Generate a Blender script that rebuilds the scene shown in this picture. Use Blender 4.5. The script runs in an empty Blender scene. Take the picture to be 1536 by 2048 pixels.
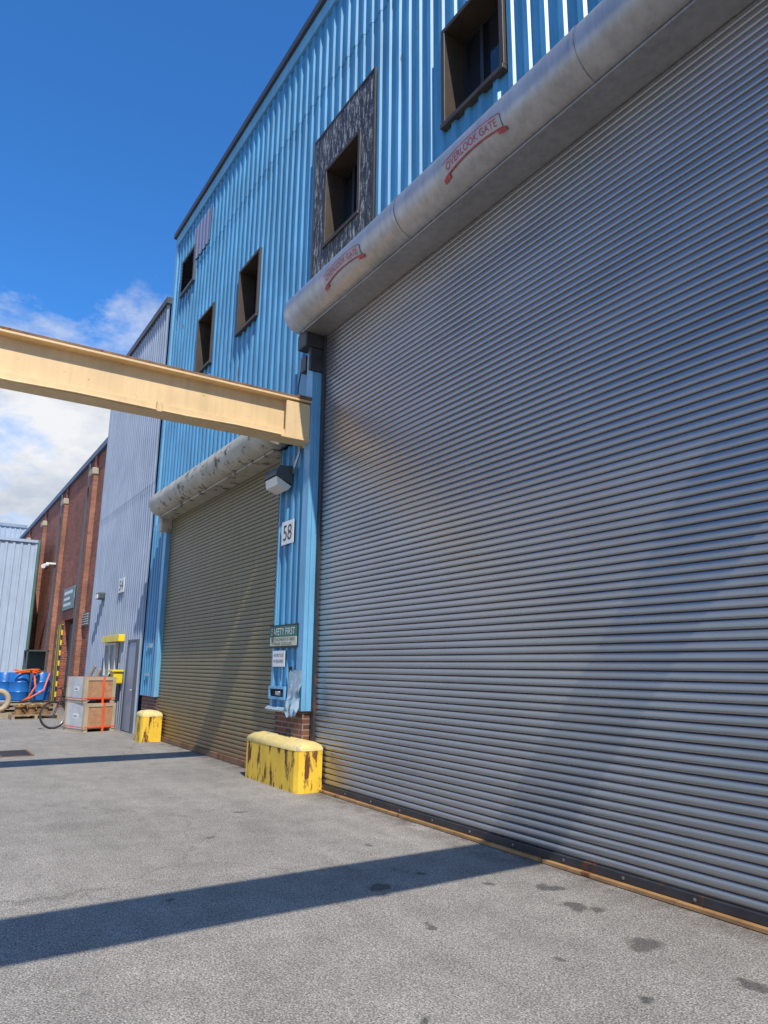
import bpy, bmesh, math, random
from mathutils import Vector, Matrix, noise
random.seed(7)
C=bpy.context.collection
W=4.77   # y of the main facade plane

# ------------------------------------------------------------------ materials
def newmat(name):
    m=bpy.data.materials.new(name); m.use_nodes=True
    nt=m.node_tree; nt.nodes.clear()
    out=nt.nodes.new("ShaderNodeOutputMaterial"); b=nt.nodes.new("ShaderNodeBsdfPrincipled")
    nt.links.new(b.outputs[0],out.inputs[0])
    return m,nt,b
def N(nt,t,**k):
    n=nt.nodes.new(t)
    for a,v in k.items(): setattr(n,a,v)
    return n
def coords(nt,scale=(1,1,1),kind='Object'):
    tc=N(nt,"ShaderNodeTexCoord"); mp=N(nt,"ShaderNodeMapping")
    mp.inputs['Scale'].default_value=scale
    nt.links.new(tc.outputs[kind],mp.inputs[0]); return mp.outputs[0]
def noi(nt,vec,scale=5,detail=4,rough=.55):
    n=N(nt,"ShaderNodeTexNoise"); n.inputs['Scale'].default_value=scale
    n.inputs['Detail'].default_value=detail; n.inputs['Roughness'].default_value=rough
    nt.links.new(vec,n.inputs['Vector']); return n.outputs[0]
def ramp(nt,fac,stops):
    r=N(nt,"ShaderNodeValToRGB"); e=r.color_ramp.elements
    while len(e)<len(stops): e.new(.5)
    for i,(p,c) in enumerate(stops):
        e[i].position=p; e[i].color=(c,c,c,1) if not isinstance(c,(tuple,list)) else (*c[:3],1)
    nt.links.new(fac,r.inputs[0]); return r.outputs[0]
def mix(nt,fac,a,b,mode='MIX'):
    m=N(nt,"ShaderNodeMix",data_type='RGBA',blend_type=mode)
    for s,v in ((0,fac),(6,a),(7,b)):
        if isinstance(v,(int,float)): m.inputs[s].default_value=v
        elif isinstance(v,tuple): m.inputs[s].default_value=(*v[:3],1)
        else: nt.links.new(v,m.inputs[s])
    return m.outputs[2]
def math_(nt,op,a,b=0.,clamp=False):
    m=N(nt,"ShaderNodeMath",operation=op); m.use_clamp=clamp
    for s,v in ((0,a),(1,b)):
        if isinstance(v,(int,float)): m.inputs[s].default_value=v
        else: nt.links.new(v,m.inputs[s])
    return m.outputs[0]
def bump(nt,b,h,strength=.3,dist=.01):
    n=N(nt,"ShaderNodeBump"); n.inputs['Strength'].default_value=strength; n.inputs['Distance'].default_value=dist
    nt.links.new(h,n.inputs['Height']); nt.links.new(n.outputs[0],b.inputs['Normal'])
RUST=(.16,.055,.018)
def pm(name,col,rough=.5,metal=0.,var=.18,scale=2.,streak=0.,rust=0.,rustcol=RUST,bmp=0.,rustscale=6.,rstreak=True,spec=.5):
    m,nt,b=newmat(name)
    v=coords(nt)
    n=noi(nt,v,scale,4)
    k=ramp(nt,n,[(.3,1-var),(.7,1+var*.5)])
    c=mix(nt,1.,col,k,'MULTIPLY')
    if streak:
        vs=coords(nt,(5,5,.35)); s=noi(nt,vs,2.2,4,.65)
        c=mix(nt,streak,c,ramp(nt,s,[(.35,.45),(.6,1.05)]),'MULTIPLY')
    if rust:
        vs=coords(nt,(1,1,.25) if rstreak else (1,1,1)); s=noi(nt,vs,rustscale,6,.7)
        f=ramp(nt,s,[(1-rust-.02,0.),(1-rust+.04,1.)])
        c=mix(nt,f,c,rustcol)
        r=math_(nt,'MULTIPLY_ADD',f,.9-rough); 
        nt.nodes[-1].inputs[2].default_value=rough
        nt.links.new(r,b.inputs['Roughness'])
    else: b.inputs['Roughness'].default_value=rough
    nt.links.new(c,b.inputs['Base Color'])
    b.inputs['Metallic'].default_value=metal
    b.inputs['Specular IOR Level'].default_value=spec
    if bmp: bump(nt,b,noi(nt,v,40,4),bmp,.004)
    return m

M={}
M['blue']=pm("blue_painted_sheet",(.075,.29,.50),.42,0,.16,1.2,streak=.45,rust=.34,rustcol=(.13,.11,.09),rustscale=3.5)
M['bluetrim']=pm("pale_blue_trim",(.15,.39,.60),.4,0,.12,2,streak=.25,rust=.31,rustscale=5)
M['blueend']=pm("blue_sheet_plain",(.085,.30,.50),.45)
M['purple']=pm("lilac_patch_sheet",(.20,.21,.32),.45,0,.1,2)
M['grey']=pm("blue_grey_sheet",(.27,.325,.42),.42,0,.12,1.2,streak=.25)
M['far']=pm("pale_grey_sheet",(.38,.46,.56),.5,0,.1,1.2,streak=.2)
M['fascia']=pm("dark_fascia",(.05,.05,.06),.5)
M['coping']=pm("blue_coping",(.05,.09,.17),.5)
M['brown']=pm("brown_window_frame",(.055,.038,.024),.5,0,.3,4,streak=.3)
M['bronze']=pm("dark_sash",(.02,.02,.02),.35)
M['black']=pm("black_rubber",(.012,.012,.012),.6)
M['dark']=pm("dark_interior",(.008,.008,.009),.9,0,.05)
M['guide']=pm("dark_steel_guide",(.05,.05,.055),.45,.3,.3,4,rust=.38)
M['galv']=pm("galvanised_hood",(.45,.44,.44),.38,.6,.12,1.4,streak=.3)
M['cream']=pm("cream_beam_paint",(.74,.53,.28),.5,0,.12,1.5,streak=.15,rust=.33,rustscale=9,rstreak=False)
M['creamrust']=pm("rusted_rail",(.22,.12,.06),.75,0,.4,5,rust=.42)
M['yellow']=pm("yellow_bollard_paint",(.80,.50,.04),.55,0,.15,3,rust=.47,rustcol=(.13,.045,.015),rustscale=8,bmp=.3)
M['yellowtop']=pm("worn_yellow_concrete",(.72,.55,.20),.85,0,.2,6,rust=.42,rustcol=(.40,.36,.28),bmp=.6,rstreak=False)
M['yel']=pm("yellow_paint",(.85,.62,.02),.4)
M['white']=pm("white_sign",(.75,.75,.73),.45,0,.08,5)
M['cremesign']=pm("aged_sign_cream",(.60,.60,.45),.45,0,.15,9)
M['green']=pm("green_sign",(.02,.16,.10),.45)
M['blk']=pm("black_lettering",(.015,.015,.018),.5)
M['red']=pm("red_decal",(.46,.07,.08),.45,0,.4,20)
M['decalbg']=pm("faded_decal_ground",(.42,.38,.38),.45,.2,.2,9)
M['wood']=pm("plywood",(.42,.22,.11),.75,0,.3,6)
M['cratew']=pm("grey_white_board",(.50,.50,.50),.7,0,.2,4)
M['strap']=pm("orange_strap",(.75,.10,.03),.5)
M['barrel']=pm("blue_plastic",(.01,.13,.42),.35)
M['orange']=pm("orange_hose",(.75,.12,.02),.45)
M['brass']=pm("rusty_flange",(.28,.16,.07),.6,.3,.4,8)
M['pallet']=pm("weathered_pallet",(.33,.25,.16),.8,0,.3,8)
M['rubber']=pm("tyre",(.02,.02,.02),.7)
M['steel']=pm("bare_steel",(.45,.45,.45),.3,.9)
M['dump']=pm("dark_green_grey_paint",(.06,.08,.08),.55)
M['louvre']=pm("louvre_dark",(.07,.085,.10),.5)
M['conc']=pm("concrete_cap",(.42,.36,.27),.85,0,.2,5)
M['poledk']=pm("green_downpipe",(.07,.13,.11),.5)
M['teal']=pm("teal_sheet",(.16,.24,.25),.5,0,.5,5)
M['tan']=pm("tan_board",(.42,.33,.22),.8)
M['fabric']=pm("small_hood_painted",(.46,.43,.35),.6,.1,.2,3,rust=.44,rustcol=(.17,.14,.11),rustscale=4,rstreak=False,bmp=.4)

def glassmat():
    m,nt,b=newmat("dark_window_glass")
    b.inputs['Base Color'].default_value=(.012,.014,.018,1); b.inputs['Roughness'].default_value=.05
    b.inputs['Specular IOR Level'].default_value=.9
    bump(nt,b,noi(nt,coords(nt),1.5,2),.08,.02); return m
M['glass']=glassmat()
def lampglass():
    m,nt,b=newmat("frosted_lamp_glass")
    b.inputs['Base Color'].default_value=(.7,.68,.6,1); b.inputs['Roughness'].default_value=.25; return m
M['lens']=lampglass()

def doormat(name,col,metal,rough,stain,stcol,rustz):
    m,nt,b=newmat(name)
    n=noi(nt,coords(nt,(.5,.5,1.2)),1.3,4)
    c=mix(nt,1.,col,ramp(nt,n,[(.3,.90),(.7,1.06)]),'MULTIPLY')
    s=noi(nt,coords(nt,(4,4,.3)),2.,4,.65)
    c=mix(nt,stain,c,ramp(nt,s,[(.38,.5),(.6,1.05)]),'MULTIPLY')
    tc=N(nt,"ShaderNodeTexCoord"); sp=N(nt,"ShaderNodeSeparateXYZ"); nt.links.new(tc.outputs['Object'],sp.inputs[0])
    mr=N(nt,"ShaderNodeMapRange"); mr.inputs[1].default_value=0.05; mr.inputs[2].default_value=rustz; mr.inputs[3].default_value=1.; mr.inputs[4].default_value=0.
    nt.links.new(sp.outputs[2],mr.inputs[0])
    nn=noi(nt,coords(nt,(1,1,2)),2.5,5,.7)
    f=math_(nt,'MULTIPLY',mr.outputs[0],ramp(nt,nn,[(.35,0.),(.6,1.)]),True)
    c=mix(nt,f,c,stcol)
    nt.links.new(c,b.inputs['Base Color'])
    b.inputs['Metallic'].default_value=metal
    r=ramp(nt,n,[(.3,rough-.05),(.7,rough+.06)]); nt.links.new(r,b.inputs['Roughness'])
    return m
M['bigdoor']=doormat("grey_steel_slats",(.36,.355,.355),.72,.26,.03,(.2,.15,.10),.14)
M['smalldoor']=doormat("olive_steel_slats",(.205,.165,.08),.12,.42,.3,(.26,.12,.04),1.0)

def brickmat(name,c1,c2,mort,sc=1.,axis='x'):
    m,nt,b=newmat(name)
    tc=N(nt,"ShaderNodeTexCoord"); sp=N(nt,"ShaderNodeSeparateXYZ"); nt.links.new(tc.outputs['Object'],sp.inputs[0])
    cb=N(nt,"ShaderNodeCombineXYZ")
    nt.links.new(math_(nt,'ADD',sp.outputs[0],sp.outputs[1]),cb.inputs[0]); nt.links.new(sp.outputs[2],cb.inputs[1])
    br=N(nt,"ShaderNodeTexBrick"); br.inputs['Scale'].default_value=1.
    br.inputs['Color1'].default_value=(*c1,1); br.inputs['Color2'].default_value=(*c2,1); br.inputs['Mortar'].default_value=(*mort,1)
    br.inputs['Brick Width'].default_value=.22*sc; br.inputs['Row Height'].default_value=.075*sc; br.inputs['Mortar Size'].default_value=.009*sc
    br.inputs['Bias'].default_value=-.1
    nt.links.new(cb.outputs[0],br.inputs['Vector'])
    n=noi(nt,coords(nt),1.2,5); c=mix(nt,1.,br.outputs[0],ramp(nt,n,[(.3,.7),(.7,1.15)]),'MULTIPLY')
    nt.links.new(c,b.inputs['Base Color']); b.inputs['Roughness'].default_value=.85
    bump(nt,b,br.outputs['Fac'],-.4,.006)
    return m
M['brick']=brickmat("red_brick",(.36,.085,.04),(.13,.028,.018),(.26,.16,.12),1.15)
M['brick2']=brickmat("base_brick",(.20,.07,.04),(.07,.03,.022),(.24,.2,.16))

def hazard():
    m,nt,b=newmat("hazard_stripes")
    tc=N(nt,"ShaderNodeTexCoord"); sp=N(nt,"ShaderNodeSeparateXYZ"); nt.links.new(tc.outputs['Object'],sp.inputs[0])
    s=math_(nt,'ADD',sp.outputs[0],sp.outputs[2]); s=math_(nt,'MULTIPLY',s,2.6); s=math_(nt,'FRACT',s)
    f=math_(nt,'GREATER_THAN',s,.5); c=mix(nt,f,(.7,.5,.02),(.02,.02,.02))
    nt.links.new(c,b.inputs['Base Color']); b.inputs['Roughness'].default_value=.6; return m
M['hazard']=hazard()

def tarpatch():
    m,nt,b=newmat("tarred_board_patch")
    v=coords(nt,(9,9,1.6)); n=noi(nt,v,3.2,8,.75)
    c=ramp(nt,n,[(.44,(.018,.017,.016)),(.53,(.05,.045,.04)),(.60,(.40,.40,.40))])
    nt.links.new(c,b.inputs['Base Color']); b.inputs['Roughness'].default_value=.5
    bump(nt,b,n,.6,.02); return m
M['tar']=tarpatch()

def asphalt():
    m,nt,b=newmat("worn_asphalt")
    tc=N(nt,"ShaderNodeTexCoord"); P=tc.outputs['Object']
    g=noi(nt,P,95,3,.6)
    vor=N(nt,"ShaderNodeTexVoronoi"); vor.inputs['Scale'].default_value=85; nt.links.new(P,vor.inputs['Vector'])
    big=noi(nt,P,.35,4,.6); mid=noi(nt,P,3.,4,.6)
    c=mix(nt,1.,(.268,.247,.216),ramp(nt,g,[(.34,.34),(.5,1.),(.66,1.75)]),'MULTIPLY')
    c=mix(nt,.6,c,ramp(nt,math_(nt,'MULTIPLY',vor.outputs['Color'],1.),[(0.,.5),(.8,1.5)]),'MULTIPLY')
    c=mix(nt,1.,c,ramp(nt,big,[(.3,.84),(.7,1.1)]),'MULTIPLY')
    c=mix(nt,1.,c,ramp(nt,mid,[(.3,.84),(.7,1.08)]),'MULTIPLY')
    st=noi(nt,coords(nt,(.35,2.2,1)),1.2,3,.6)
    c=mix(nt,.5,c,ramp(nt,st,[(.35,.84),(.6,1.05)]),'MULTIPLY')
    sp=N(nt,"ShaderNodeSeparateXYZ"); nt.links.new(P,sp.inputs[0])
    wob=N(nt,"ShaderNodeTexNoise"); wob.inputs['Scale'].default_value=5.; wob.inputs['Detail'].default_value=4; nt.links.new(P,wob.inputs['Vector'])
    wv=N(nt,"ShaderNodeVectorMath",operation='MULTIPLY_ADD'); nt.links.new(wob.outputs[1],wv.inputs[0]); wv.inputs[1].default_value=(.26,.26,0); nt.links.new(P,wv.inputs[2])
    gr=N(nt,"ShaderNodeMapRange"); gr.inputs[1].default_value=4.25; gr.inputs[2].default_value=4.75; nt.links.new(sp.outputs[1],gr.inputs[0])
    gn=ramp(nt,noi(nt,P,4,5,.7),[(.35,0.),(.65,.9)])
    c=mix(nt,math_(nt,'MULTIPLY',gr.outputs[0],gn,True),c,(.07,.05,.035))
    vc=N(nt,"ShaderNodeTexVoronoi",feature='DISTANCE_TO_EDGE'); vc.inputs['Scale'].default_value=.22
    wv2=N(nt,"ShaderNodeVectorMath",operation='MULTIPLY_ADD'); nt.links.new(wob.outputs[1],wv2.inputs[0]); wv2.inputs[1].default_value=(.5,.5,0); nt.links.new(P,wv2.inputs[2]); nt.links.new(wv2.outputs[0],vc.inputs['Vector'])
    cr=ramp(nt,vc.outputs['Distance'],[(0.,.35),(.003,0.)])
    c=mix(nt,cr,c,(.05,.045,.04))
    spots=[(-3.08,3.89,.10),(-3.79,4.09,.08),(-4.19,4.24,.08),(-3.66,4.15,.045),(-4.85,3.14,.08),(-5.99,3.77,.05),(-5.33,1.77,.04),(-4.5,3.9,.035),(-5.0,3.6,.045),(-2.6,3.3,.05),(-3.2,3.3,.03),(-4.0,3.0,.035),(-3.0,2.2,.035),(-2.4,3.9,.06),(-7.0,2.6,.05),(-8.0,3.3,.05)]
    acc=None
    for (x,y,r) in spots:
        d=N(nt,"ShaderNodeVectorMath",operation='DISTANCE'); nt.links.new(wv.outputs[0],d.inputs[0]); d.inputs[1].default_value=(x+.13,y+.13,0)
        k=N(nt,"ShaderNodeMapRange"); k.inputs[1].default_value=r*.7; k.inputs[2].default_value=r*1.3; k.inputs[3].default_value=1; k.inputs[4].default_value=0
        nt.links.new(d.outputs['Value'],k.inputs[0])
        acc=k.outputs[0] if acc is None else math_(nt,'MAXIMUM',acc,k.outputs[0])
    v2=N(nt,"ShaderNodeTexVoronoi"); v2.inputs['Scale'].default_value=2.3; nt.links.new(wv.outputs[0],v2.inputs['Vector'])
    sm=ramp(nt,v2.outputs['Distance'],[(.04,.8),(.08,0.)])
    acc=math_(nt,'MAXIMUM',acc,math_(nt,'MULTIPLY',sm,.5))
    c=mix(nt,math_(nt,'MULTIPLY',acc,.62),c,(.03,.029,.028))
    nt.links.new(c,b.inputs['Base Color']); b.inputs['Roughness'].default_value=.9; b.inputs['Specular IOR Level'].default_value=.25
    bump(nt,b,math_(nt,'ADD',g,math_(nt,'MULTIPLY',vor.outputs['Distance'],.6)),.6,.007)
    return m
M['asphalt']=asphalt()

# ------------------------------------------------------------------ geometry helpers
def group(name,loc):
    e=bpy.data.objects.new(name,None); e.empty_display_size=.3; e.location=loc; C.objects.link(e)
    return e
def link(o,par):
    C.objects.link(o)
    if par is not None:
        o.parent=par; o.matrix_parent_inverse=Matrix.Translation(par.location).inverted()
    return o
def mesh(name,v,f,mat,par=None,smooth=None):
    me=bpy.data.meshes.new(name); me.from_pydata([tuple(a) for a in v],[],f); me.update()
    if mat: me.materials.append(M[mat])
    if smooth is not None:
        me.polygons.foreach_set("use_smooth",[True]*len(me.polygons)); me.set_sharp_from_angle(angle=math.radians(smooth))
    return link(bpy.data.objects.new(name,me),par)
def boxes(name,L,mat,par=None,bevel=0.):
    bm=bmesh.new()
    for (x0,x1,y0,y1,z0,z1) in L:
        m=Matrix.Translation(((x0+x1)/2,(y0+y1)/2,(z0+z1)/2))@Matrix.Diagonal((abs(x1-x0),abs(y1-y0),abs(z1-z0),1))
        bmesh.ops.create_cube(bm,size=1,matrix=m)
    if bevel: bmesh.ops.bevel(bm,geom=bm.edges[:],offset=bevel,segments=2,affect='EDGES',profile=.5)
    me=bpy.data.meshes.new(name); bm.to_mesh(me); bm.free(); me.materials.append(M[mat])
    return link(bpy.data.objects.new(name,me),par)
def box(name,x0,x1,y0,y1,z0,z1,mat,par=None,bevel=0.): return boxes(name,[(x0,x1,y0,y1,z0,z1)],mat,par,bevel)
def tube(name,pts,r,mat,par=None,seg=10,closed=False,bm=None,caps=True):
    own=bm is None
    if own: bm=bmesh.new()
    pts=[Vector(p) for p in pts]; n=len(pts); rings=[]; prev=None
    for i,p in enumerate(pts):
        if closed: t=(pts[(i+1)%n]-pts[i-1])
        else: t=(pts[min(i+1,n-1)]-pts[max(i-1,0)])
        t.normalize()
        if prev is None:
            a=Vector((0,0,1)) if abs(t.z)<.9 else Vector((1,0,0)); s=t.cross(a).normalized()
        else: s=(prev-t*prev.dot(t)).normalized()
        prev=s; q=t.cross(s); rr=r[i] if isinstance(r,(list,tuple)) else r
        rings.append([bm.verts.new(p+(s*math.cos(2*math.pi*k/seg)+q*math.sin(2*math.pi*k/seg))*rr) for k in range(seg)])
    for i in range(n if closed else n-1):
        A,B=rings[i],rings[(i+1)%n]
        for k in range(seg): bm.faces.new((A[k],A[(k+1)%seg],B[(k+1)%seg],B[k]))
    if not closed and caps: bm.faces.new(rings[0][::-1]); bm.faces.new(rings[-1])
    if not own: return
    bmesh.ops.recalc_face_normals(bm,faces=bm.faces)
    me=bpy.data.meshes.new(name); bm.to_mesh(me); bm.free(); me.materials.append(M[mat])
    me.polygons.foreach_set("use_smooth",[True]*len(me.polygons)); me.set_sharp_from_angle(angle=math.radians(50))
    return link(bpy.data.objects.new(name,me),par)
PROF=[(0,0),(.10,0),(.122,-1),(.195,-1),(.217,0),(.25,0)]
def corr(name,x0,x1,z0,z1,y,mat,par,depth=.036,pitch=.25,axis='x',wob=.0):
    s=pitch/.25; xs=[]
    k=math.floor(x0/pitch)-1
    P=[]
    while k*pitch<x1+pitch:
        for a,b in PROF[:-1]: P.append((k*pitch+a*s,b*depth))
        k+=1
    def at(x):
        for i in range(len(P)-1):
            if P[i][0]<=x<=P[i+1][0]:
                t=(x-P[i][0])/(P[i+1][0]-P[i][0]+1e-9); return P[i][1]*(1-t)+P[i+1][1]*t
        return 0
    Q=[(x0,at(x0))]+[p for p in P if x0+1e-4<p[0]<x1-1e-4]+[(x1,at(x1))]
    nz=max(1,int((z1-z0)/.6)); v=[];f=[]
    for j in range(nz+1):
        z=z0+(z1-z0)*j/nz
        for (x,b) in Q:
            w=noise.noise(Vector((x*1.3,z*.9,3.1)))*.010
            v.append((x,y+b+w,z) if axis=='x' else (y-b-w,x,z))
    n=len(Q)
    for j in range(nz):
        for i in range(n-1):
            a=j*n+i; f.append((a,a+1,a+1+n,a+n))
    return mesh(name,v,f,mat,par)
def slats(name,x0,x1,z0,z1,y,mat,par,h=.08,d=.02,seed=1):
    rnd=random.Random(seed)
    prof=[(0,-.1),(.04,-.7),(.10,-.93),(.3,-1.),(.6,-.94),(.84,-.76),(.93,-.5),(.955,.6)]
    n=int((z1-z0)/h); nx=int((x1-x0)/.6); v=[];f=[]
    for k in range(n):
        t=rnd.uniform(-.06,.06)
        for (a,b) in prof:
            for i in range(nx+1):
                x=x0+(x1-x0)*i/nx
                w=noise.noise(Vector((x*.5,(k+a)*.35,seed)))*.0025+noise.noise(Vector((x*1.9,k*3.7,seed)))*.0012
                v.append((x,y+b*d+t*(a-.5)*d+w,z0+(k+a)*h))
    m=len(prof)*n
    for r in range(m-1):
        for i in range(nx):
            a=r*(nx+1)+i; f.append((a,a+1,a+nx+2,a+nx+1))
    return mesh(name,v,f,mat,par,smooth=50)
def textmesh(name,body,w,h,mat,par,fn,extr=.0015,align='CENTER',space=1.):
    c=bpy.data.curves.new(name,'FONT'); c.body=body; c.size=1; c.extrude=.0; c.align_x=align; c.space_line=space
    o=bpy.data.objects.new(name+"_tmp",c); C.objects.link(o)
    bpy.context.view_layer.update()
    me=bpy.data.meshes.new_from_object(o.evaluated_get(bpy.context.evaluated_depsgraph_get()))
    bpy.data.objects.remove(o)
    xs=[a.co.x for a in me.vertices]; ys=[a.co.y for a in me.vertices]
    cx,cy=(min(xs)+max(xs))/2,(min(ys)+max(ys))/2; sx=w/(max(xs)-min(xs)); sy=h/(max(ys)-min(ys))
    for a in me.vertices: a.co=fn((a.co.x-cx)*sx,(a.co.y-cy)*sy)
    me.materials.clear(); me.materials.append(M[mat])
    me.name=name
    return link(bpy.data.objects.new(name,me),par)
def flat(x,y,z): return lambda u,v:(x+u,y,z+v)

# ------------------------------------------------------------------ ground
v=[(-400,-400,0),(400,-400,0),(400,400,0),(-400,400,0)]
mesh("asphalt_ground",v,[(0,1,2,3)],'asphalt')

# ------------------------------------------------------------------ blue warehouse
B=group("blue_metal_warehouse",(-6,W,0))
XL,XR=-17.9,7.0
ZT=13.0
corr("wall_sheet_upper",XL,XR,11.35,ZT-.12,W-.008,'blue',B)
corr("wall_sheet_mid",XL,XR,9.6,11.38,W,'blue',B)
wins=[(-15.45,-14.4),(-12.88,-11.82),(-9.15,-8.05),(-6.02,-4.92),(-2.75,-1.65),(.5,1.6),(3.8,4.9)]
xs=XL
for i,(a,b) in enumerate(wins):
    corr("wall_sheet_window_band_%d"%i,xs,a,8.15,9.6,W,'blue',B); xs=b
corr("wall_sheet_window_band_end",xs,XR,8.15,9.6,W,'blue',B)
corr("wall_sheet_lower",XL,XR,6.75,8.15,W,'blue',B)
corr("wall_sheet_left",XL,-9.1,5.0,6.75,W,'blue',B)
corr("wall_sheet_corner",XL,-16.75,.9,5.0,W,'blue',B)
corr("wall_sheet_right",4.2,XR,0,6.75,W,'blue',B)
box("corner_trim",XL-.06,XL+.12,W-.06,W+.3,.9,ZT,'bluetrim',B)
for (a,b) in wins:
    z0,z1=8.15,9.6; y0,y1=W-.075,W+.32
    g=.05
    boxes("window_reveal_%.0f"%abs(a),[(a-.02,a+g,y0,y1,z0+g,z1-g),(b-g,b+.02,y0,y1,z0+g,z1-g),(a-.02,b+.02,y0,y1,z1-g,z1+.01),(a-.02,b+.02,y0-.02,y1,z0-.01,z0+g)],'brown',B,.006)
    yy=W+.24
    boxes("window_sash_%.0f"%abs(a),[(a+g,a+g+.06,yy,y1,z0+g,z1-g),(b-g-.06,b-g,yy,y1,z0+g,z1-g),(a+g,b-g,yy-.002,y1,z1-g-.06,z1-g),(a+g,b-g,yy-.002,y1,z0+g,z0+g+.07),(a+.40,a+.46,yy-.02,y1,z0+g+.07,z1-g-.06)],'bronze',B)
    box("window_glass_%.0f"%abs(a),a+g,b-g,yy+.04,yy+.05,z0+g,z1-g,'glass',B)
box("roof_blue_band",XL-.05,XR,W-.08,W+.1,ZT-.16,ZT+.12,'bluetrim',B,.01)
box("roof_fascia",XL-.1,XR,W-.14,W+.2,ZT+.122,ZT+.27,'fascia',B,.01)
box("roof_deck",XL,XR,W+.2,W+18,ZT+.1,ZT+.2,'fascia',B)
box("side_wall_left",XL,XL+.1,W+.3,W+18,0,ZT+.1,'blueend',B)
box("side_wall_right",XR-.1,XR,W+.05,W+18,0,ZT+.1,'blueend',B)
box("rear_wall",XL,XR,W+18,W+18.1,0,ZT+.1,'blueend',B)
box("backing_board",XL+.1,XR-.1,W+.36,W+.4,6.7,ZT,'dark',B)
boxes("tarred_patch",[(-9.52,-9.15,W-.066,W-.05,7.0,10.35),(-8.05,-7.66,W-.066,W-.05,7.0,10.35),(-9.15,-8.05,W-.066,W-.05,9.61,10.35),(-9.15,-8.05,W-.066,W-.05,7.0,8.14)],'tar',B)
boxes("tarred_patch_edge",[(-9.55,-7.63,W-.075,W-.045,10.35,10.39),(-9.55,-9.52,W-.075,W-.045,7.0,10.35),(-7.66,-7.63,W-.075,W-.045,7.0,10.35)],'brown',B)
# louvre
boxes("louvre_frame",[(-17.2,-17.12,W-.09,W,10.98,12.0),(-16.16,-16.08,W-.09,W,10.98,12.0),(-17.12,-16.16,W-.09,W,11.93,12.0),(-17.12,-16.16,W-.09,W,10.98,11.05)],'louvre',B)
box("louvre_back",-17.12,-16.16,W-.05,W-.045,11.05,11.93,'dark',B)
v=[];f=[]
for k in range(9):
    z=11.07+k*.096; i=len(v)
    v+=[(-17.12,W-.09,z),(-16.16,W-.09,z),(-16.16,W-.052,z+.06),(-17.12,W-.052,z+.06)]; f.append((i,i+1,i+2,i+3))
mesh("louvre_blades",v,f,'louvre',B)
corr("lilac_patch_sheet",-16.3,-15.05,11.55,12.5,W-.05,'purple',B,depth=.02)
# big door
slats("big_roll_door",-9.06,4.2,.1,6.75,W,'bigdoor',B,h=.0715,d=.020,seed=3)
box("big_door_backing",-9.3,4.3,W+.05,W+.1,0,6.8,'dark',B)
box("big_door_bottom_bar",-9.0,4.2,W-.045,W+.03,.035,.10,'guide',B,.006)
M['tanrust']=pm("tan_rusted_angle",(.42,.23,.09),.55,.1,.3,5,rust=.4)
box("big_door_bottom_angle",-9.0,4.2,W-.085,W+.02,.004,.033,'tanrust',B,.004)
bm=bmesh.new()
for i in range(22):
    x=-8.7+i*.6; tube("",[(x,W-.05,.068),(x,W-.044,.068)],.012,None,seg=8,bm=bm)
me=bpy.data.meshes.new("bolts"); bm.to_mesh(me); bm.free(); me.materials.append(M['steel']); link(bpy.data.objects.new("bottom_bar_bolts",me),B)
boxes("big_door_guide",[(-9.085,-9.0,W-.05,W+.04,.004,6.6)],'guide',B,.004)
# hood of big door
def hood(name,x0,x1,yc,zc,r,mat,par,seams,lip=True,seg=40):
    st=[x0]; 
    prof=[(x0,r*.0),(x0,r*.55),(x0+.005,r*.8),(x0+.03,r*.94),(x0+.08,r)]
    x=x0+.08
    while x<x1-.5: x+=.45; prof.append((x,r))
    prof+=[(x1-.08,r),(x1-.03,r*.94),(x1,r*.8),(x1,0.)]
    v=[];f=[]
    for (x,rr) in prof:
        for k in range(seg):
            a=2*math.pi*k/seg; w=1+noise.noise(Vector((x*.8,math.cos(a)*1.5,math.sin(a)*1.5)))*.012
            v.append((x,yc+math.cos(a)*rr*w,zc+math.sin(a)*rr*w))
    for i in range(len(prof)-1):
        for k in range(seg):
            a=i*seg+k; b=i*seg+(k+1)%seg; f.append((a,a+seg,b+seg,b))
    mesh(name,v,f,mat,par,smooth=40)
    v=[];f=[]
    for s in seams:
        i=len(v)
        for dx in (0,.05):
            for k in range(seg):
                a=2*math.pi*k/seg; v.append((s+dx,yc+math.cos(a)*(r*1.012+.002),zc+math.sin(a)*(r*1.012+.002)))
        for k in range(seg): f.append((i+k,i+seg+k,i+seg+(k+1)%seg,i+(k+1)%seg))
    mesh(name+"_seam_bands",v,f,mat,par,smooth=60)
HY,HZ,HR=4.45,6.95,.315
hood("big_door_hood",-9.36,4.3,HY,HZ,HR,'galv',B,[-6.3,-3.5,-1.2,1.4])
box("hood_bottom_lip",-9.15,4.25,HY-.06,W+.02,HZ-HR-.03,HZ-HR-.006,'galv',B)
boxes("hood_top_flashing",[(-9.3,4.3,HY+.1,W+.0,HZ+HR-.06,HZ+HR-.03)],'galv',B)
def bend(xc,th0,rr):
    def fn(u,v):
        a=th0+v/rr; return (xc+u,HY-math.cos(a)*rr,HZ+math.sin(a)*rr)
    return fn
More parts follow.
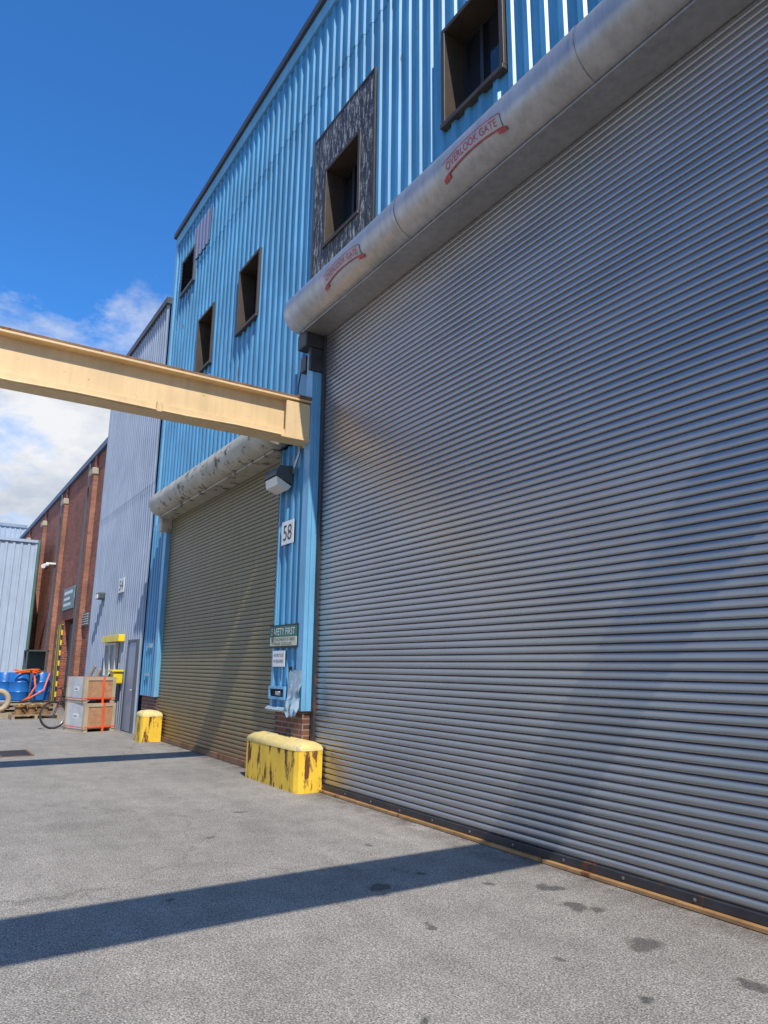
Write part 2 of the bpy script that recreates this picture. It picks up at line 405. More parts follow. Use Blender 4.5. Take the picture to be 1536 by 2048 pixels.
def decal(x0,x1):
    g=group("door_maker_decal",((x0+x1)/2,HY-HR,HZ))
    xc=(x0+x1)/2; w=(x1-x0); th=math.radians(-22)
    arc=lambda u:.05*(1-(2*u/w)**2)
    def strip(nm,lo,hi,u0,u1,mat,rr,lift=0):
        fn=bend(xc,th,rr); v=[];f=[]; n=24
        for k in range(n+1):
            u=u0+(u1-u0)*k/n
            for q in range(4): v.append(fn(u,lo+(hi-lo)*q/3+arc(u)+lift))
        for k in range(n):
            for j in range(3): a=k*4+j; f.append((a,a+4,a+5,a+1))
        mesh(nm,v,f,mat,g,smooth=60)
    strip("ribbon_ground",-.07,.08,-w*.5,w*.5,'decalbg',HR+.011)
    strip("ribbon_edge_top",.068,.08,-w*.5,w*.5,'red',HR+.0125)
    strip("ribbon_edge_bottom",-.078,-.062,-w*.5,w*.5,'red',HR+.0125)
    strip("ribbon_tail_left",-.10,-.05,-w*.54,-w*.42,'red',HR+.0137,-.02)
    strip("ribbon_tail_right",-.10,-.05,w*.42,w*.54,'red',HR+.0137,-.02)
    fr=bend(xc,th,HR+.0145)
    textmesh("lettering","OVERLOOK GATE",w*.88,.08,'red',g,lambda u,v:fr(u,v+.006+arc(u)))
decal(-5.3,-4.4); decal(-8.0,-7.05)
# pillar between doors
PF=4.62
corr("pillar_sheet",-10.1,-9.28,1.0,5.0,PF,'blue',B,depth=.03,pitch=.2)
boxes("pillar_trims",[(-10.14,-10.06,PF-.045,W+.1,1.0,5.0),(-9.3,-9.1,PF-.045,PF+.02,1.0,6.6)],'bluetrim',B,.006)
box("pillar_return",-9.16,-9.09,PF+.021,W+.1,1.0,6.6,'bluetrim',B,.006)
box("pillar_core",-10.05,-9.17,PF+.03,W+.1,.02,5.0,'dark',B)
box("pillar_brick_base",-10.04,-9.14,PF+.0,W+.12,.005,1.0,'brick2',B)
box("header_recess",-9.9,-9.3,W-.06,W-.045,5.4,6.5,'blueend',B)
boxes("hood_bracket",[(-9.35,-9.05,4.42,W,6.38,6.63),(-9.12,-9.05,4.5,W,6.0,6.37)],'guide',B,.02)
v=[];f=[]
nx,nz=8,10
for j in range(nz+1):
    for i in range(nx+1):
        x=-9.5+.42*i/nx; z=.93+.62*j/nz; t=1-j/nz
        y=PF-.05-.10*t*abs(math.sin(i*1.1))*(.5+noise.noise(Vector((i*.7,j*.6,1)))) - .04*t
        v.append((x+.05*noise.noise(Vector((i,j*.5,5)))*t,y,z+(.07*noise.noise(Vector((i*1.3,0,9))) if j in(0,nz) else 0)))
for j in range(nz):
    for i in range(nx): a=j*(nx+1)+i; f.append((a,a+1,a+nx+2,a+nx+1))
M['bent']=pm("scraped_pale_sheet",(.34,.44,.50),.45,.1,.3,8,rust=.42,rustcol=(.13,.28,.40),rstreak=False)
mesh("bent_corner_sheet",v,f,'bent',B,smooth=35)
v=[];f=[]
for i in range(25):
    x=-10.2+1.0*i/24; o=.03*noise.noise(Vector((i*.8,2,2)))
    v+=[(x,PF-.06-o,.96+o),(x,PF-.10+o,.99+.5*o),(x,PF-.05,1.03)]
for i in range(24):
    for j in range(2): a=i*3+j; f.append((a,a+3,a+4,a+1))
mesh("torn_bottom_flashing",v,f,'bent',B,smooth=30)
boxes("damaged_vent_frame",[(-10.15,-9.6,PF-.07,PF-.04,1.28,1.32),(-10.15,-9.6,PF-.07,PF-.04,1.13,1.17),(-10.15,-10.11,PF-.07,PF-.04,1.17,1.28),(-9.64,-9.6,PF-.07,PF-.04,1.17,1.28)],'bluetrim',B)
box("damaged_vent_hole",-10.11,-9.64,PF-.05,PF-.045,1.17,1.28,'dark',B)
box("vent_latch",-9.85,-9.72,PF-.1,PF-.05,1.19,1.25,'steel',B,.01)
box("torn_hole",-9.52,-9.42,PF-.052,PF-.047,1.35,1.6,'dark',B)
# small door
slats("small_roll_door",-16.62,-10.05,.1,5.1,W,'smalldoor',B,h=.0715,d=.019,seed=11)
box("small_door_backing",-16.8,-10.0,W+.05,W+.1,0,5.1,'dark',B)
box("small_door_bottom_bar",-16.6,-10.05,W-.05,W+.03,.004,.10,'creamrust',B,.006)
hood("small_door_hood",-16.55,-9.95,4.45,5.27,.28,'fabric',B,[-14.6,-12.2])
box("small_hood_lip",-16.5,-10.1,4.42,W+.02,4.95,4.98,'fabric',B)
box("small_hood_bracket",-16.72,-16.5,4.5,W,4.66,5.05,'fabric',B,.03)
boxes("small_door_jamb",[(-16.78,-16.56,W-.12,W+.1,.9,4.95)],'bluetrim',B,.008)
corr("corner_pilaster_sheet",-17.85,-16.78,.9,5.0,W-.05,'blue',B,depth=.03,pitch=.2)
box("corner_brick_base",-17.85,-16.6,W-.03,W+.1,.0,.9,'brick2',B)
boxes("jamb_damage_plate",[(-17.5,-17.1,W-.1,W-.085,2.0,2.1),(-17.5,-17.2,W-.1,W-.085,1.35,1.42)],'bent',B)

# ------------------------------------------------------------------ grey warehouse
G=group("grey_metal_warehouse",(-21,4.66,0)); GY=4.68; GT=11.2; GX=-24.3
corr("wall_sheet",GX,-17.96,.0,6.2,GY,'grey',G,depth=.035,pitch=.22)
corr("wall_sheet_upper",GX,-17.96,6.18,GT,GY-.008,'grey',G,depth=.035,pitch=.22)
box("roof_fascia",GX-.05,-17.97,GY-.1,GY+.1,GT-.02,GT+.16,'fascia',G)
box("roof_deck",GX,-17.98,GY+.1,GY+16,GT,GT+.1,'fascia',G)
box("side_wall",GX,GX+.1,GY+.03,GY+16,0,GT,'grey',G)
box("corner_trim",GX-.04,GX+.08,GY-.05,GY+.02,0,GT-.03,'grey',G)
boxes("side_door",[(-18.95,-18.2,GY-.07,GY-.03,0.02,2.15)],'grey',G)
boxes("side_door_frame",[(-19.02,-18.955,GY-.09,GY,0,2.22),(-18.195,-18.13,GY-.09,GY,0,2.22),(-18.955,-18.195,GY-.09,GY,2.155,2.22)],'louvre',G)
tube("door_handle",[(-18.3,GY-.08,1.0),(-18.3,GY-.12,1.0),(-18.4,GY-.12,1.0)],.012,'steel',G)
g=group("notice_board",(-20.8,GY-.08,1.75))
boxes("frame",[(-21.5,-20.2,GY-.12,GY-.04,1.25,1.31),(-21.5,-20.2,GY-.12,GY-.04,2.12,2.18),(-21.5,-21.44,GY-.12,GY-.04,1.31,2.12),(-20.26,-20.2,GY-.12,GY-.04,1.31,2.12),(-20.88,-20.82,GY-.12,GY-.04,1.31,2.12)],'cratew',g)
M['board']=pm("faded_notices",(.34,.36,.32),.4,0,.45,7)
box("panel",-21.44,-20.26,GY-.07,GY-.06,1.31,2.12,'board',g)
box("yellow_header",-21.55,-19.6,GY-.2,GY-.04,2.2,2.38,'yel',g,.01)
g=group("yellow_call_box",(-19.7,GY-.15,1.3))
box("body",-19.95,-19.45,GY-.28,GY-.04,1.12,1.42,'yel',g,.03); box("hood",-20.0,-19.4,GY-.33,GY-.04,1.422,1.47,'yel',g,.01)
tube("handset",[(-19.8,GY-.3,1.22),(-19.8,GY-.32,1.28),(-19.8,GY-.3,1.36)],.02,'blk',g)
g=group("building_number_sign",(-20.4,GY-.06,3.75)); box("plate",-20.75,-20.15,GY-.06,GY-.045,3.55,3.95,'white',g); textmesh("digits","54",.42,.27,'blk',g,flat(-20.45,GY-.064,3.75))
g=group("wall_pack_light",(-22.7,GY-.1,3.6)); box("housing",-22.9,-22.5,GY-.22,GY-.03,3.52,3.72,'dump',g,.03); box("lens",-22.86,-22.54,GY-.25,GY-.221,3.53,3.66,'lens',g,.01)

# ------------------------------------------------------------------ brick building
R=group("brick_factory_building",(-36,W,0)); RT=8.95
boxes("brick_wall",[(-50,-29.9,W,W+.4,0,RT),(-27.9,GX-.05,W,W+.4,0,RT),(-29.9,-27.9,W,W+.4,3.25,RT)],'brick',R)
box("doorway_dark",-29.9,-27.9,W+.3,W+.35,0,3.25,'dark',R)
boxes("door_leaf",[(-29.8,-28.9,W+.2,W+.25,0,3.1)],'dump',R)
P=[]; Q=[]
for x in (-26.4,-32.2,-38.0,-43.8,-49.6):
    P+=[(x-.3,x+.3,W-.16,W,0,RT-.75)]; Q+=[(x-.36,x+.36,W-.22,W-.001,RT-.75,RT-.5)]
    P+=[(x-.16,x+.16,W-.08,W,RT-.5,RT)]
boxes("brick_pilasters",P,'brick',R); boxes("pilaster_caps",Q,'conc',R,.03)
M['bricklit']=brickmat("pilaster_lit_brick",(.36,.15,.08),(.26,.09,.05),(.2,.15,.12),1.15)  # paler copy of the red brick, sunlight painted into its colour
boxes("pilaster_lit_sides",[(x+.301,x+.32,W-.165,W,0,RT-.76) for x in (-26.4,-32.2,-38.0,-43.8)],'bricklit',R)  # thin slabs on the sun-facing pilaster sides, painted as lit
box("coping",-50,GX-.05,W-.12,W+.45,RT,RT+.22,'coping',R,.01)
box("roof_deck",-50,GX-.05,W+.4,W+16,RT-.2,RT-.1,'fascia',R)
box("hazard_painted_jamb",-30.9,-30.0,W-.06,W-.002,.0,3.1,'hazard',R)
box("brick_louvre",-26.05,-25.1,W-.05,W-.002,2.85,3.3,'louvre',R)
boxes("brick_louvre_blades",[(-26.0,-25.15,W-.08,W-.05,2.9+.08*k,2.93+.08*k) for k in range(5)],'cratew',R)
tube("rain_pipe",[(-27.2,W-.1,.2),(-27.2,W-.1,RT-.1)],.05,'louvre',R)
tube("rain_pipe_2",[(-33.1,W-.1,.2),(-33.1,W-.1,RT-.1)],.05,'louvre',R)
g=group("wall_sign_board",(-29.2,W-.05,4.05)); box("board",-30.35,-28.1,W-.06,W-.03,3.62,4.45,'teal',g); boxes("pale_lettering_blocks",[(-30.1,-28.5,W-.066,W-.061,4.2,4.32),(-30.1,-28.9,W-.066,W-.061,3.98,4.08),(-30.1,-28.7,W-.066,W-.061,3.76,3.86)],'white',g)
g=group("security_camera",(-33,4.3,5.8)); box("arm",-33.05,-32.95,4.3,W,5.75,5.82,'white',g); tube("camera_body",[(-33.0,4.35,5.7),(-32.6,4.15,5.6)],.09,'white',g); tube("dome",[(-33.0,4.3,5.75),(-33,4.3,5.55)],[.12,.07],'blk',g)

# ------------------------------------------------------------------ far warehouses (closing the yard)
F=group("pale_metal_warehouse",(-35,-4,0))
corr("front_sheet",-22,4.2,0,6.9,-35,'far',F,depth=.04,pitch=.3,axis='y')
box("side_sheet",-49,-35.03,4.12,4.2,0,6.85,'far',F)
box("roof_edge",-49,-34.9,-22,4.25,6.9,7.02,'far',F)
tube("downpipe",[(-34.85,4.18,.1),(-34.85,4.18,6.6),(-34.9,4.2,7.0)],.07,'poledk',F)
F2=group("pale_metal_warehouse.001",(-52,-8,0))
corr("front_sheet",-30,5.35,0,10.4,-52,'far',F2,depth=.04,pitch=.3,axis='y')
box("roof",-72,-51.9,-30,5.4,10.4,10.6,'grey',F2)
box("side_sheet",-72,-52.03,5.27,5.35,0,10.4,'far',F2)

# ------------------------------------------------------------------ crane beams
def beam(x,y0,y1):
    g=group("crane_runway_beam",(x,(y0+y1)/2,5.2))
    zb,zt=4.88,5.52
    boxes("flanges",[(x-.15,x+.15,y0,y1,zb,zb+.035),(x-.15,x+.15,y0,y1,zt-.03,zt)],'cream',g,.004)
    box("web",x-.012,x+.012,y0,y1,zb+.035,zt-.03,'cream',g)
    box("crane_rail",x+.08,x+.148,y0,y1-.1,zt,zt+.035,'creamrust',g)
    box("bottom_channel",x+.02,x+.10,y0,y1-.35,zb+.036,zb+.13,'cream',g,.004)
    box("end_plate",x-.14,x+.155,y1-.02,y1+.0,zb-.03,zt+.03,'cream',g)
    box("splice_plate",x+.1,x+.135,y1-.42,y1-.03,zb+.04,zt-.06,'cream',g,.004)
    boxes("top_joint_rust",[(x-.16,x+.16,y1-.25,y1+.02,zt+.001,zt+.06)],'creamrust',g,.01)
    y=y1-2.3
    while y>y0:
        box("clamp",x+.1,x+.19,y,y+.07,zb-.012,zb+.14,'cream',g,.008); y-=2.6
    tube("rail_conduit",[(x+.16,y1-.5,zb+.02)]+[(x+.165,y1-.5-.7*k,zb+.02+.01*math.sin(k*2.1)) for k in range(1,int((y1-y0)/.7))],.012,'cream',g)
    boxes("column",[(x-.15,x+.15,y0,y0+.03,0,zb),(x-.15,x+.15,y0+.27,y0+.3,0,zb),(x-.012,x+.012,y0+.03,y0+.27,0,zb),(x-.3,x+.3,y0-.15,y0+.45,0.001,.03)],'cream',g)
beam(-9.26,-9.5,4.6)
beam(-.85,-9.5,4.5)

# ------------------------------------------------------------------ bollards
def bollard(name,x0,x1,y0,y1,h,ch):
    g=group(name,((x0+x1)/2,(y0+y1)/2,0))
    out=[(x0,y1),(x0,y0+.03),(x0+.03,y0),(x1-ch,y0),(x1-ch*.3,y0+ch*.35),(x1,y0+ch),(x1,y1)]
    def ring(s,z,dz=0):
        cx,cy=(x0+x1)/2,(y0+y1)/2
        return [(cx+(a-cx)*(1-s/(x1-x0)*2),cy+(b-cy)*(1-s/(y1-y0)*2),z+dz*noise.noise(Vector((a*3,b*3,z)))) for a,b in out]
    lv=[ring(0,0),ring(0,h*.5,.0),ring(0,h-.1,.0)]
    v=[p for r in lv for p in r]; n=len(out); f=[]
    for j in range(2):
        for i in range(n): a=j*n+i; b=j*n+(i+1)%n; f.append((a,b,b+n,a+n))
    mesh("steel_jacket",v,f,'yellow',g)
    lv=[ring(-.004,h-.10),ring(-.004,h-.06,.02),ring(.02,h-.02,.02),ring(.07,h+.01,.02),ring(min(.15,(y1-y0)*.4),h+.025,.02)]
    v=[p for r in lv for p in r]; f=[]
    for j in range(4):
        for i in range(n): a=j*n+i; b=j*n+(i+1)%n; f.append((a,b,b+n,a+n))
    f.append(tuple(4*n+i for i in range(n)))
    mesh("concrete_cap",v,f,'yellowtop',g,smooth=50)
bollard("yellow_concrete_bollard",-10.45,-8.72,4.36,4.725,.62,.1)
bollard("yellow_concrete_bollard",-16.5,-15.95,4.28,4.70,.62,.08)

# ------------------------------------------------------------------ pillar signs, lamp, chain
SY=PF-.05
g=group("safety_first_sign",(-9.75,SY,2.05))
box("plate",-10.2,-9.29,SY-.008,SY,1.90,2.03,'cremesign',g); box("plate_border",-10.23,-9.26,SY-.004,SY+.004,1.87,2.21,'blk',g)
box("header",-10.2,-9.29,SY-.0085,SY,2.033,2.185,'green',g)
textmesh("header_text","SAFETY FIRST",.8,.10,'white',g,flat(-9.745,SY-.011,2.11))
textmesh("body_text_1","EYE HAZARDOUS AREA",.8,.045,'blk',g,flat(-9.745,SY-.011,1.997))
textmesh("body_text_2","WEAR GOGGLES",.6,.045,'blk',g,flat(-9.745,SY-.011,1.93))
g=group("no_bicycles_sign",(-9.87,SY,1.73))
box("plate",-10.07,-9.66,SY-.008,SY,1.60,1.83,'white',g)
textmesh("text_1","NO BICYCLES",.33,.045,'blk',g,flat(-9.865,SY-.011,1.765))
textmesh("text_2","IN BUILDING",.33,.045,'blk',g,flat(-9.865,SY-.011,1.68))
g=group("building_number_sign",(-9.74,SY,3.6))
box("plate",-9.94,-9.53,SY-.008,SY,3.42,3.78,'white',g)
textmesh("digits","58",.29,.24,'blk',g,flat(-9.735,SY-.011,3.6))
g=group("wall_pack_light",(-9.85,4.4,4.4))
v=[(-10.08,4.56,4.32),(-9.62,4.56,4.32),(-9.62,4.56,4.62),(-10.08,4.56,4.62),(-10.08,4.28,4.50),(-9.62,4.28,4.50),(-9.62,4.34,4.60),(-10.08,4.34,4.60),(-10.08,4.28,4.44),(-9.62,4.28,4.44)]
f=[(3,2,6,7),(7,6,5,4),(4,5,9,8),(0,3,7,4),(1,5,6,2),(0,4,8),(1,9,5)]
mesh("housing",v,f,'dump',g)
v=[(-10.06,4.55,4.30),(-9.64,4.55,4.30),(-9.64,4.30,4.43),(-10.06,4.30,4.43),(-10.06,4.50,4.24),(-9.64,4.50,4.24),(-9.64,4.32,4.30),(-10.06,4.32,4.30)]
mesh("lens",v,[(4,5,1,0),(5,4,7,6),(6,7,3,2),(4,0,3,7),(5,6,2,1),(0,1,2,3)],'lens',g)
tube("conduit",[(-9.6,4.55,4.5),(-9.45,4.5,4.55),(-9.4,4.54,4.75),(-9.4,4.56,4.95)],.02,'steel',g)
g=group("hoist_chain",(-10.1,4.45,4))
bm=bmesh.new()
def chain(p0,p1,st=.042):
    p0,p1=Vector(p0),Vector(p1); n=int((p1-p0).length/st)
    for i in range(n):
        p=p0.lerp(p1,i/n); pts=[]
        for k in range(8):
            a=2*math.pi*k/8; c,s=math.cos(a)*.010,math.sin(a)*.026
            pts.append(p+(Vector((c,0,s)) if i%2 else Vector((0,c,s))))
        tube("",pts,.0038,None,seg=5,closed=True,bm=bm)
chain((-9.98,4.52,5.05),(-10.06,4.545,1.9))
me=bpy.data.meshes.new("links"); bm.to_mesh(me); bm.free(); me.materials.append(M['blk']); link(bpy.data.objects.new("links",me),g)
g=group("conduit_junction_box",(-9.0,4.6,6.3))
tube("cable",[(-9.55,4.6,6.2),(-9.6,4.58,5.9),(-9.62,4.6,5.6)],.01,'blk',g); box("box",-9.5,-9.32,4.56,4.7,6.1,6.35,'guide',g,.01)

# ------------------------------------------------------------------ crates
def crate(cx,cy,z0,h,ang):
    L,D=.98,.78
    g=group("wooden_crate",(0,0,0))
    boxes("side_panels",[(-L/2,L/2,-D/2+.012,D/2-.012,z0+.07,z0+h)],'wood',g,.004)
    boxes("front_board",[(-L/2,L/2,-D/2,-D/2+.011,z0+.07,z0+h)],'cratew',g)
    boxes("battens",[(-L/2-.02,-L/2+.07,-D/2-.02,-D/2-.001,z0+.07,z0+h),(L/2-.07,L/2+.02,-D/2-.02,-D/2-.001,z0+.07,z0+h),
        (L/2+.001,L/2+.02,-D/2,-D/2+.08,z0+.07,z0+h),(L/2+.001,L/2+.02,D/2-.08,D/2,z0+.07,z0+h),
        (L/2+.001,L/2+.018,-D/2+.08,D/2-.08,z0+h-.08,z0+h),(-L/2,L/2,-D/2-.0,-D/2+.1,z0,z0+.07),(-L/2,L/2,D/2-.1,D/2,z0,z0+.07)],'tan',g)
    boxes("straps",[(L/2+.021,L/2+.024,D/2-.34,D/2-.28,z0+.0,z0+h+.004),(-L/2-.02,L/2+.02,D/2-.34,D/2-.28,z0+h+.001,z0+h+.005),(L/2+.0205,L/2+.0235,-D/2,D/2,z0+.10,z0+.13),(-L/2,L/2,-D/2-.023,-D/2-.021,z0+.10,z0+.12)],'strap',g)
    boxes("labels",[(-.1,.18,-D/2-.003,-D/2-.0005,z0+h*.45,z0+h*.62)],'white',g); boxes("stencil",[(-.07,.15,-D/2-.005,-D/2-.0035,z0+h*.50,z0+h*.52),(-.07,.1,-D/2-.005,-D/2-.0035,z0+h*.55,z0+h*.57)],'blk',g)
    g.location=(cx,cy,0); g.rotation_euler=(0,0,ang)
crate(-19.42,3.92,0,.67,math.radians(16))
crate(-19.47,3.90,.675,.62,math.radians(13))

# ------------------------------------------------------------------ bicycle
def bicycle(loc,ang,lean):
    g=group("bicycle",(0,0,0))
    def ring(cx,cz,r,rr,mat,nm): tube(nm,[(cx+r*math.cos(2*math.pi*k/36),0,cz+r*math.sin(2*math.pi*k/36)) for k in range(36)],rr,mat,g,seg=8,closed=True)
    for nm,cx in (("front",0.),("rear",1.05)):
        ring(cx,.345,.325,.024,'rubber',nm+"_tyre"); ring(cx,.345,.298,.009,'steel',nm+"_rim")
        bm=bmesh.new()
        for k in range(20):
            a=2*math.pi*k/20; tube("",[(cx,.02*(-1)**k,.345),(cx+.295*math.cos(a),0,.345+.295*math.sin(a))],.0018,None,seg=4,bm=bm)
        tube("",[(cx,-.04,.345),(cx,.04,.345)],.025,None,seg=8,bm=bm)
        me=bpy.data.meshes.new("spokes"); bm.to_mesh(me); bm.free(); me.materials.append(M['steel']); link(bpy.data.objects.new(nm+"_spokes",me),g)
    def T(nm,pts,r,mat='blk'): tube(nm,pts,r,mat,g,seg=8)
    head,headb,bb,seat=(.22,0,.86),(.17,0,.70),(.62,0,.29),(.78,0,.80)
    T("down_tube",[headb,bb],.02); T("top_tube",[(.2,0,.80),(.75,0,.72)],.017); T("seat_tube",[bb,seat],.017); T("head_tube",[headb,head],.02)
    for s in (-.055,.055):
        T("fork_leg",[(.165,s*.6,.70),(.08,s,.5),(0,s,.345)],.012); T("seat_stay",[(.75,s*.3,.72),(1.05,s,.345)],.009); T("chain_stay",[bb,(1.05,s,.345)],.01)
    T("stem",[head,(.2,0,.98),(.15,0,1.0)],.014); T("handlebar",[(.2,-.32,1.03),(.15,-.2,1.02),(.14,0,1.0),(.15,.2,1.02),(.2,.32,1.03)],.012)
    T("grips",[(.2,-.32,1.03),(.165,-.23,1.02)],.018); T("seat_post",[seat,(.80,0,.9)],.012,'steel')
    box("saddle",.67,.93,-.065,.065,.90,.945,'blk',g,.02)
    tube("chainring",[(.62,.05,.29),(.62,.058,.29)],.09,'steel',g,seg=20); T("cranks",[(.62+.12,.07,.17),(.62,.07,.29),(.62,-.07,.29),(.62-.12,-.07,.41)],.01,'steel')
    boxes("pedals",[(.70,.79,.08,.17,.16,.185),(.455,.545,-.17,-.08,.40,.425)],'blk',g)
    g.rotation_euler=(lean,0,ang); g.location=loc
bicycle((-20.15,3.2,0),math.radians(104),math.radians(-8))

# ------------------------------------------------------------------ barrels, pallets, flanges
def barrel(x,y,z):
    g=group("blue_plastic_barrel",(x,y,z)); pr=[(0,.0),(0,.25),(.03,.28),(.25,.29),(.28,.305),(.31,.29),(.55,.29),(.58,.305),(.61,.29),(.82,.28),(.86,.25),(.86,.22),(.84,.2),(.84,0)]
    v=[];f=[];s=28
    for (h,r) in pr:
        for k in range(s): a=2*math.pi*k/s; v.append((x+r*math.cos(a),y+r*math.sin(a),z+h))
    for i in range(len(pr)-1):
        for k in range(s): a=i*s+k;b=i*s+(k+1)%s; f.append((a,b,b+s,a+s))
    mesh("drum",v,f,'barrel',g,smooth=40); tube("bung",[(x+.12,y,z+.83),(x+.12,y,z+.88)],.03,'white',g)
barrel(-25.5,2.95,.46); barrel(-25.6,3.58,.46); barrel(-26.2,2.6,.46)
def pallet(name,cx,cy,z,L=1.2,D=1.0):
    g=group(name,(cx,cy,z)); B_=[]
    for k in range(7): B_.append((cx-L/2+k*(L-.1)/6,cx-L/2+k*(L-.1)/6+.1,cy-D/2,cy+D/2,z+.11,z+.13))
    for k in range(3): yy=cy-D/2+k*(D-.08)/2; B_.append((cx-L/2,cx+L/2,yy,yy+.08,z+.02,z+.109))
    for k in range(3): xx=cx-L/2+k*(L-.1)/2; B_.append((xx,xx+.1,cy-D/2,cy+D/2,z,z+.019))
    boxes("boards",B_,'pallet',g)
for k in range(3):
    pallet("wooden_pallet",-25.6,3.25,.003+k*.135,1.3,1.5)
pallet("wooden_pallet",-24.3,3.3,.003,1.1,1.3)
g=group("orange_hose",(-25.2,3.2,1.2)); pts=[]
for k in range(60):
    a=k*.42; pts.append((-25.25+.25*math.sin(a*.7),3.2+.45*math.cos(a)*(.5+.5*math.sin(k*.21)),1.37+.05*math.sin(a*1.3)+(.0)))
pts+=[(-25.15,3.3,1.3),(-25.0,3.35,.9),(-24.98,3.2,.6),(-25.0,3.0,.45),(-24.95,3.2,.55),(-25.0,3.6,.8),(-25.2,3.75,1.3)]
tube("hose",pts,.028,'orange',g,seg=8)
for i,(x,y) in enumerate([(-24.1,2.85),(-24.1,3.2),(-24.05,3.55),(-24.45,3.0),(-24.5,3.5)]):
    g=group("pipe_flange",(x,y,.3)); 
    bm=bmesh.new()
    ring=lambda r,z:[bm.verts.new((x+r*math.cos(2*math.pi*k/24),y+r*math.sin(2*math.pi*k/24),z)) for k in range(24)]
    prof=[(.09,.135),(.17,.135),(.17,.18),(.11,.19),(.11,.34),(.17,.35),(.17,.40),(.09,.40)]
    rs=[ring(*p) for p in prof]; rs.append(rs[0])
    for A,B2 in zip(rs[:-1],rs[1:]):
        for k in range(24): bm.faces.new((A[k],A[(k+1)%24],B2[(k+1)%24],B2[k]))
    bmesh.ops.recalc_face_normals(bm,faces=bm.faces)
    me=bpy.data.meshes.new("flange"); bm.to_mesh(me); bm.free(); me.materials.append(M['brass']); link(bpy.data.objects.new("flanged_spool",me),g)
    box("yellow_strap",x-.18,x+.18,y-.02,y+.02,.402,.41,'yel',g)
g=group("cardboard_ring_spool",(-25,2.4,.4))
tube("ring",[(-24.9+.0,2.35+.28*math.cos(2*math.pi*k/24),.5+.28*math.sin(2*math.pi*k/24)) for k in range(24)],.08,'tan',g,closed=True)
boxes("cradle",[(-25.2,-24.6,2.0,2.7,.0,.14)],'pallet',g)
g=group("tool_cart",(-30,3.95,1))
boxes("cabinet",[(-30.4,-29.6,3.55,4.3,.25,1.35)],'dump',g,.02); boxes("rack",[(-30.4,-30.35,3.55,4.3,1.35,2.1),(-29.65,-29.6,3.55,3.6,1.35,2.1),(-29.65,-29.6,4.25,4.3,1.35,2.1),(-30.4,-29.6,3.55,4.3,2.05,2.1)],'dump',g)
for a,b in ((-30.3,3.65),(-29.7,3.65),(-30.3,4.2),(-29.7,4.2)): tube("caster",[(a,b-.03,.12),(a,b+.03,.12)],.12,'rubber',g,seg=14)
g=group("blue_tarp_bundle",(-28,1.9,.3)); 
v=[];f=[]
for j in range(9):
    for i in range(13):
        a=2*math.pi*i/12; t=j/8*math.pi/2; r=.5*math.cos(t)*(1+.2*noise.noise(Vector((math.cos(a)*2,math.sin(a)*2,j*.4))))
        v.append((-27.5+r*1.2*math.cos(a),2.2+r*math.sin(a),.55*math.sin(t)*(1+.15*noise.noise(Vector((i,j,0))))))
for j in range(8):
    for i in range(12): a=j*13+i; f.append((a,a+1,a+14,a+13))
mesh("tarp",v,f,'barrel',g,smooth=40)
g=group("leaning_timber",(-21.5,4.3,.6))
for k,(x,c) in enumerate([(-21.9,'pallet'),(-21.6,'tan'),(-22.2,'pallet')]):
    o=box("board_%d"%k,-.06,.06,-.02,.02,0,1.5+.15*k,c,g); o.location=(x,4.05-.1*k,0); o.matrix_parent_inverse=Matrix.Translation(g.location).inverted(); o.rotation_euler=(math.radians(-16),math.radians(14+6*k),0)
g=group("drain_grate",(-15.0,1.78,0))
boxes("frame",[(-15.5,-14.5,1.5,1.54,.002,.012),(-15.5,-14.5,2.02,2.06,.002,.012),(-15.5,-15.46,1.54,2.02,.002,.012),(-14.54,-14.5,1.54,2.02,.002,.012)],'creamrust',g)
box("sump",-15.46,-14.54,1.54,2.02,.001,.003,'dark',g)
boxes("bars",[(-15.46+.07*k,-15.46+.07*k+.035,1.54,2.02,.0035,.011) for k in range(13)],'guide',g)

# ------------------------------------------------------------------ world, sun
S=Vector((.82,-.17,1.)).normalized(); el=math.asin(S.z); rot=math.atan2(S.x,S.y)
w=bpy.data.worlds.new("World"); bpy.context.scene.world=w; w.use_nodes=True; nt=w.node_tree; nt.nodes.clear()
out=N(nt,"ShaderNodeOutputWorld"); bg=N(nt,"ShaderNodeBackground"); bg.inputs[1].default_value=.15
sky=N(nt,"ShaderNodeTexSky",sky_type='NISHITA'); sky.sun_disc=False; sky.sun_elevation=el; sky.sun_rotation=rot; sky.air_density=1.; sky.dust_density=.3; sky.ozone_density=2.5
c=mix(nt,1.,sky.outputs[0],(.37,.94,1.50),'MULTIPLY')
tc=N(nt,"ShaderNodeTexCoord"); sp=N(nt,"ShaderNodeSeparateXYZ"); nt.links.new(tc.outputs['Generated'],sp.inputs[0])
mp=N(nt,"ShaderNodeMapping"); mp.inputs['Scale'].default_value=(1,1,1.9); mp.inputs['Location'].default_value=(.3,.1,.0); nt.links.new(tc.outputs['Generated'],mp.inputs[0])
n1=noi(nt,mp.outputs[0],3.2,7,.62)
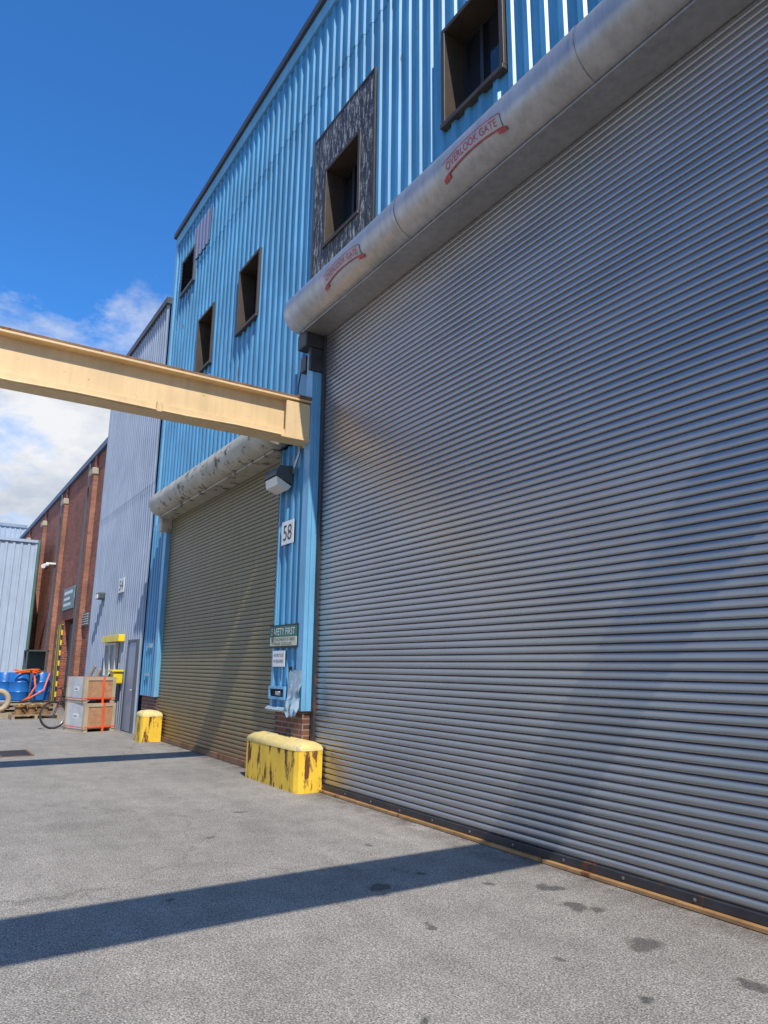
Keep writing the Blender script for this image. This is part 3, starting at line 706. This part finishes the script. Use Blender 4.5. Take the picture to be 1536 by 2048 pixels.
hm=N(nt,"ShaderNodeMapRange"); hm.interpolation_type='SMOOTHSTEP'; hm.inputs[1].default_value=.52; hm.inputs[2].default_value=.34; hm.inputs[3].default_value=0; hm.inputs[4].default_value=1.
nt.links.new(sp.outputs[2],hm.inputs[0])
s=math_(nt,'ADD',n1,math_(nt,'MULTIPLY',hm.outputs[0],.19)); 
cl=ramp(nt,s,[(.56,0.),(.74,1.)])
cl=math_(nt,'MULTIPLY',cl,ramp(nt,hm.outputs[0],[(0.,0.),(.25,1.)]))
n2=noi(nt,mp.outputs[0],7,5,.6); cc=ramp(nt,n2,[(.35,(3.7,4.1,4.8)),(.6,(6.0,6.1,6.3))])
c=mix(nt,cl,c,cc)
nt.links.new(c,bg.inputs[0]); nt.links.new(bg.outputs[0],out.inputs[0])
sd=bpy.data.lights.new("sun",'SUN'); sd.energy=5.; sd.angle=math.radians(.5); sd.color=(1,.94,.85)
so=bpy.data.objects.new("sun",sd); C.objects.link(so); so.rotation_euler=S.to_track_quat('Z','Y').to_euler(); so.location=(20,-20,30)

# ------------------------------------------------------------------ camera
yaw,pit,rol=math.radians(32.949),math.radians(12.361),math.radians(.672)
Rv=Vector((math.sin(yaw),math.cos(yaw),0)); Fv=Vector((-math.cos(yaw)*math.cos(pit),math.sin(yaw)*math.cos(pit),math.sin(pit)))
Uv=Vector((math.cos(yaw)*math.sin(pit),-math.sin(yaw)*math.sin(pit),math.cos(pit)))
X=Rv*math.cos(rol)+Uv*math.sin(rol); Y=-Rv*math.sin(rol)+Uv*math.cos(rol); Z=-Fv
cd=bpy.data.cameras.new("camera"); co=bpy.data.objects.new("camera",cd); C.objects.link(co)
m=Matrix((X,Y,Z)).transposed().to_4x4(); m.translation=(0,0,1.6); co.matrix_world=m
cd.sensor_fit='VERTICAL'; cd.sensor_height=24; cd.lens=24*1421.9/2048; cd.clip_start=.05; cd.clip_end=2000
bpy.context.scene.camera=co
vs=bpy.context.scene.view_settings; vs.view_transform='Standard'; vs.look='None'; vs.exposure=0; vs.gamma=1
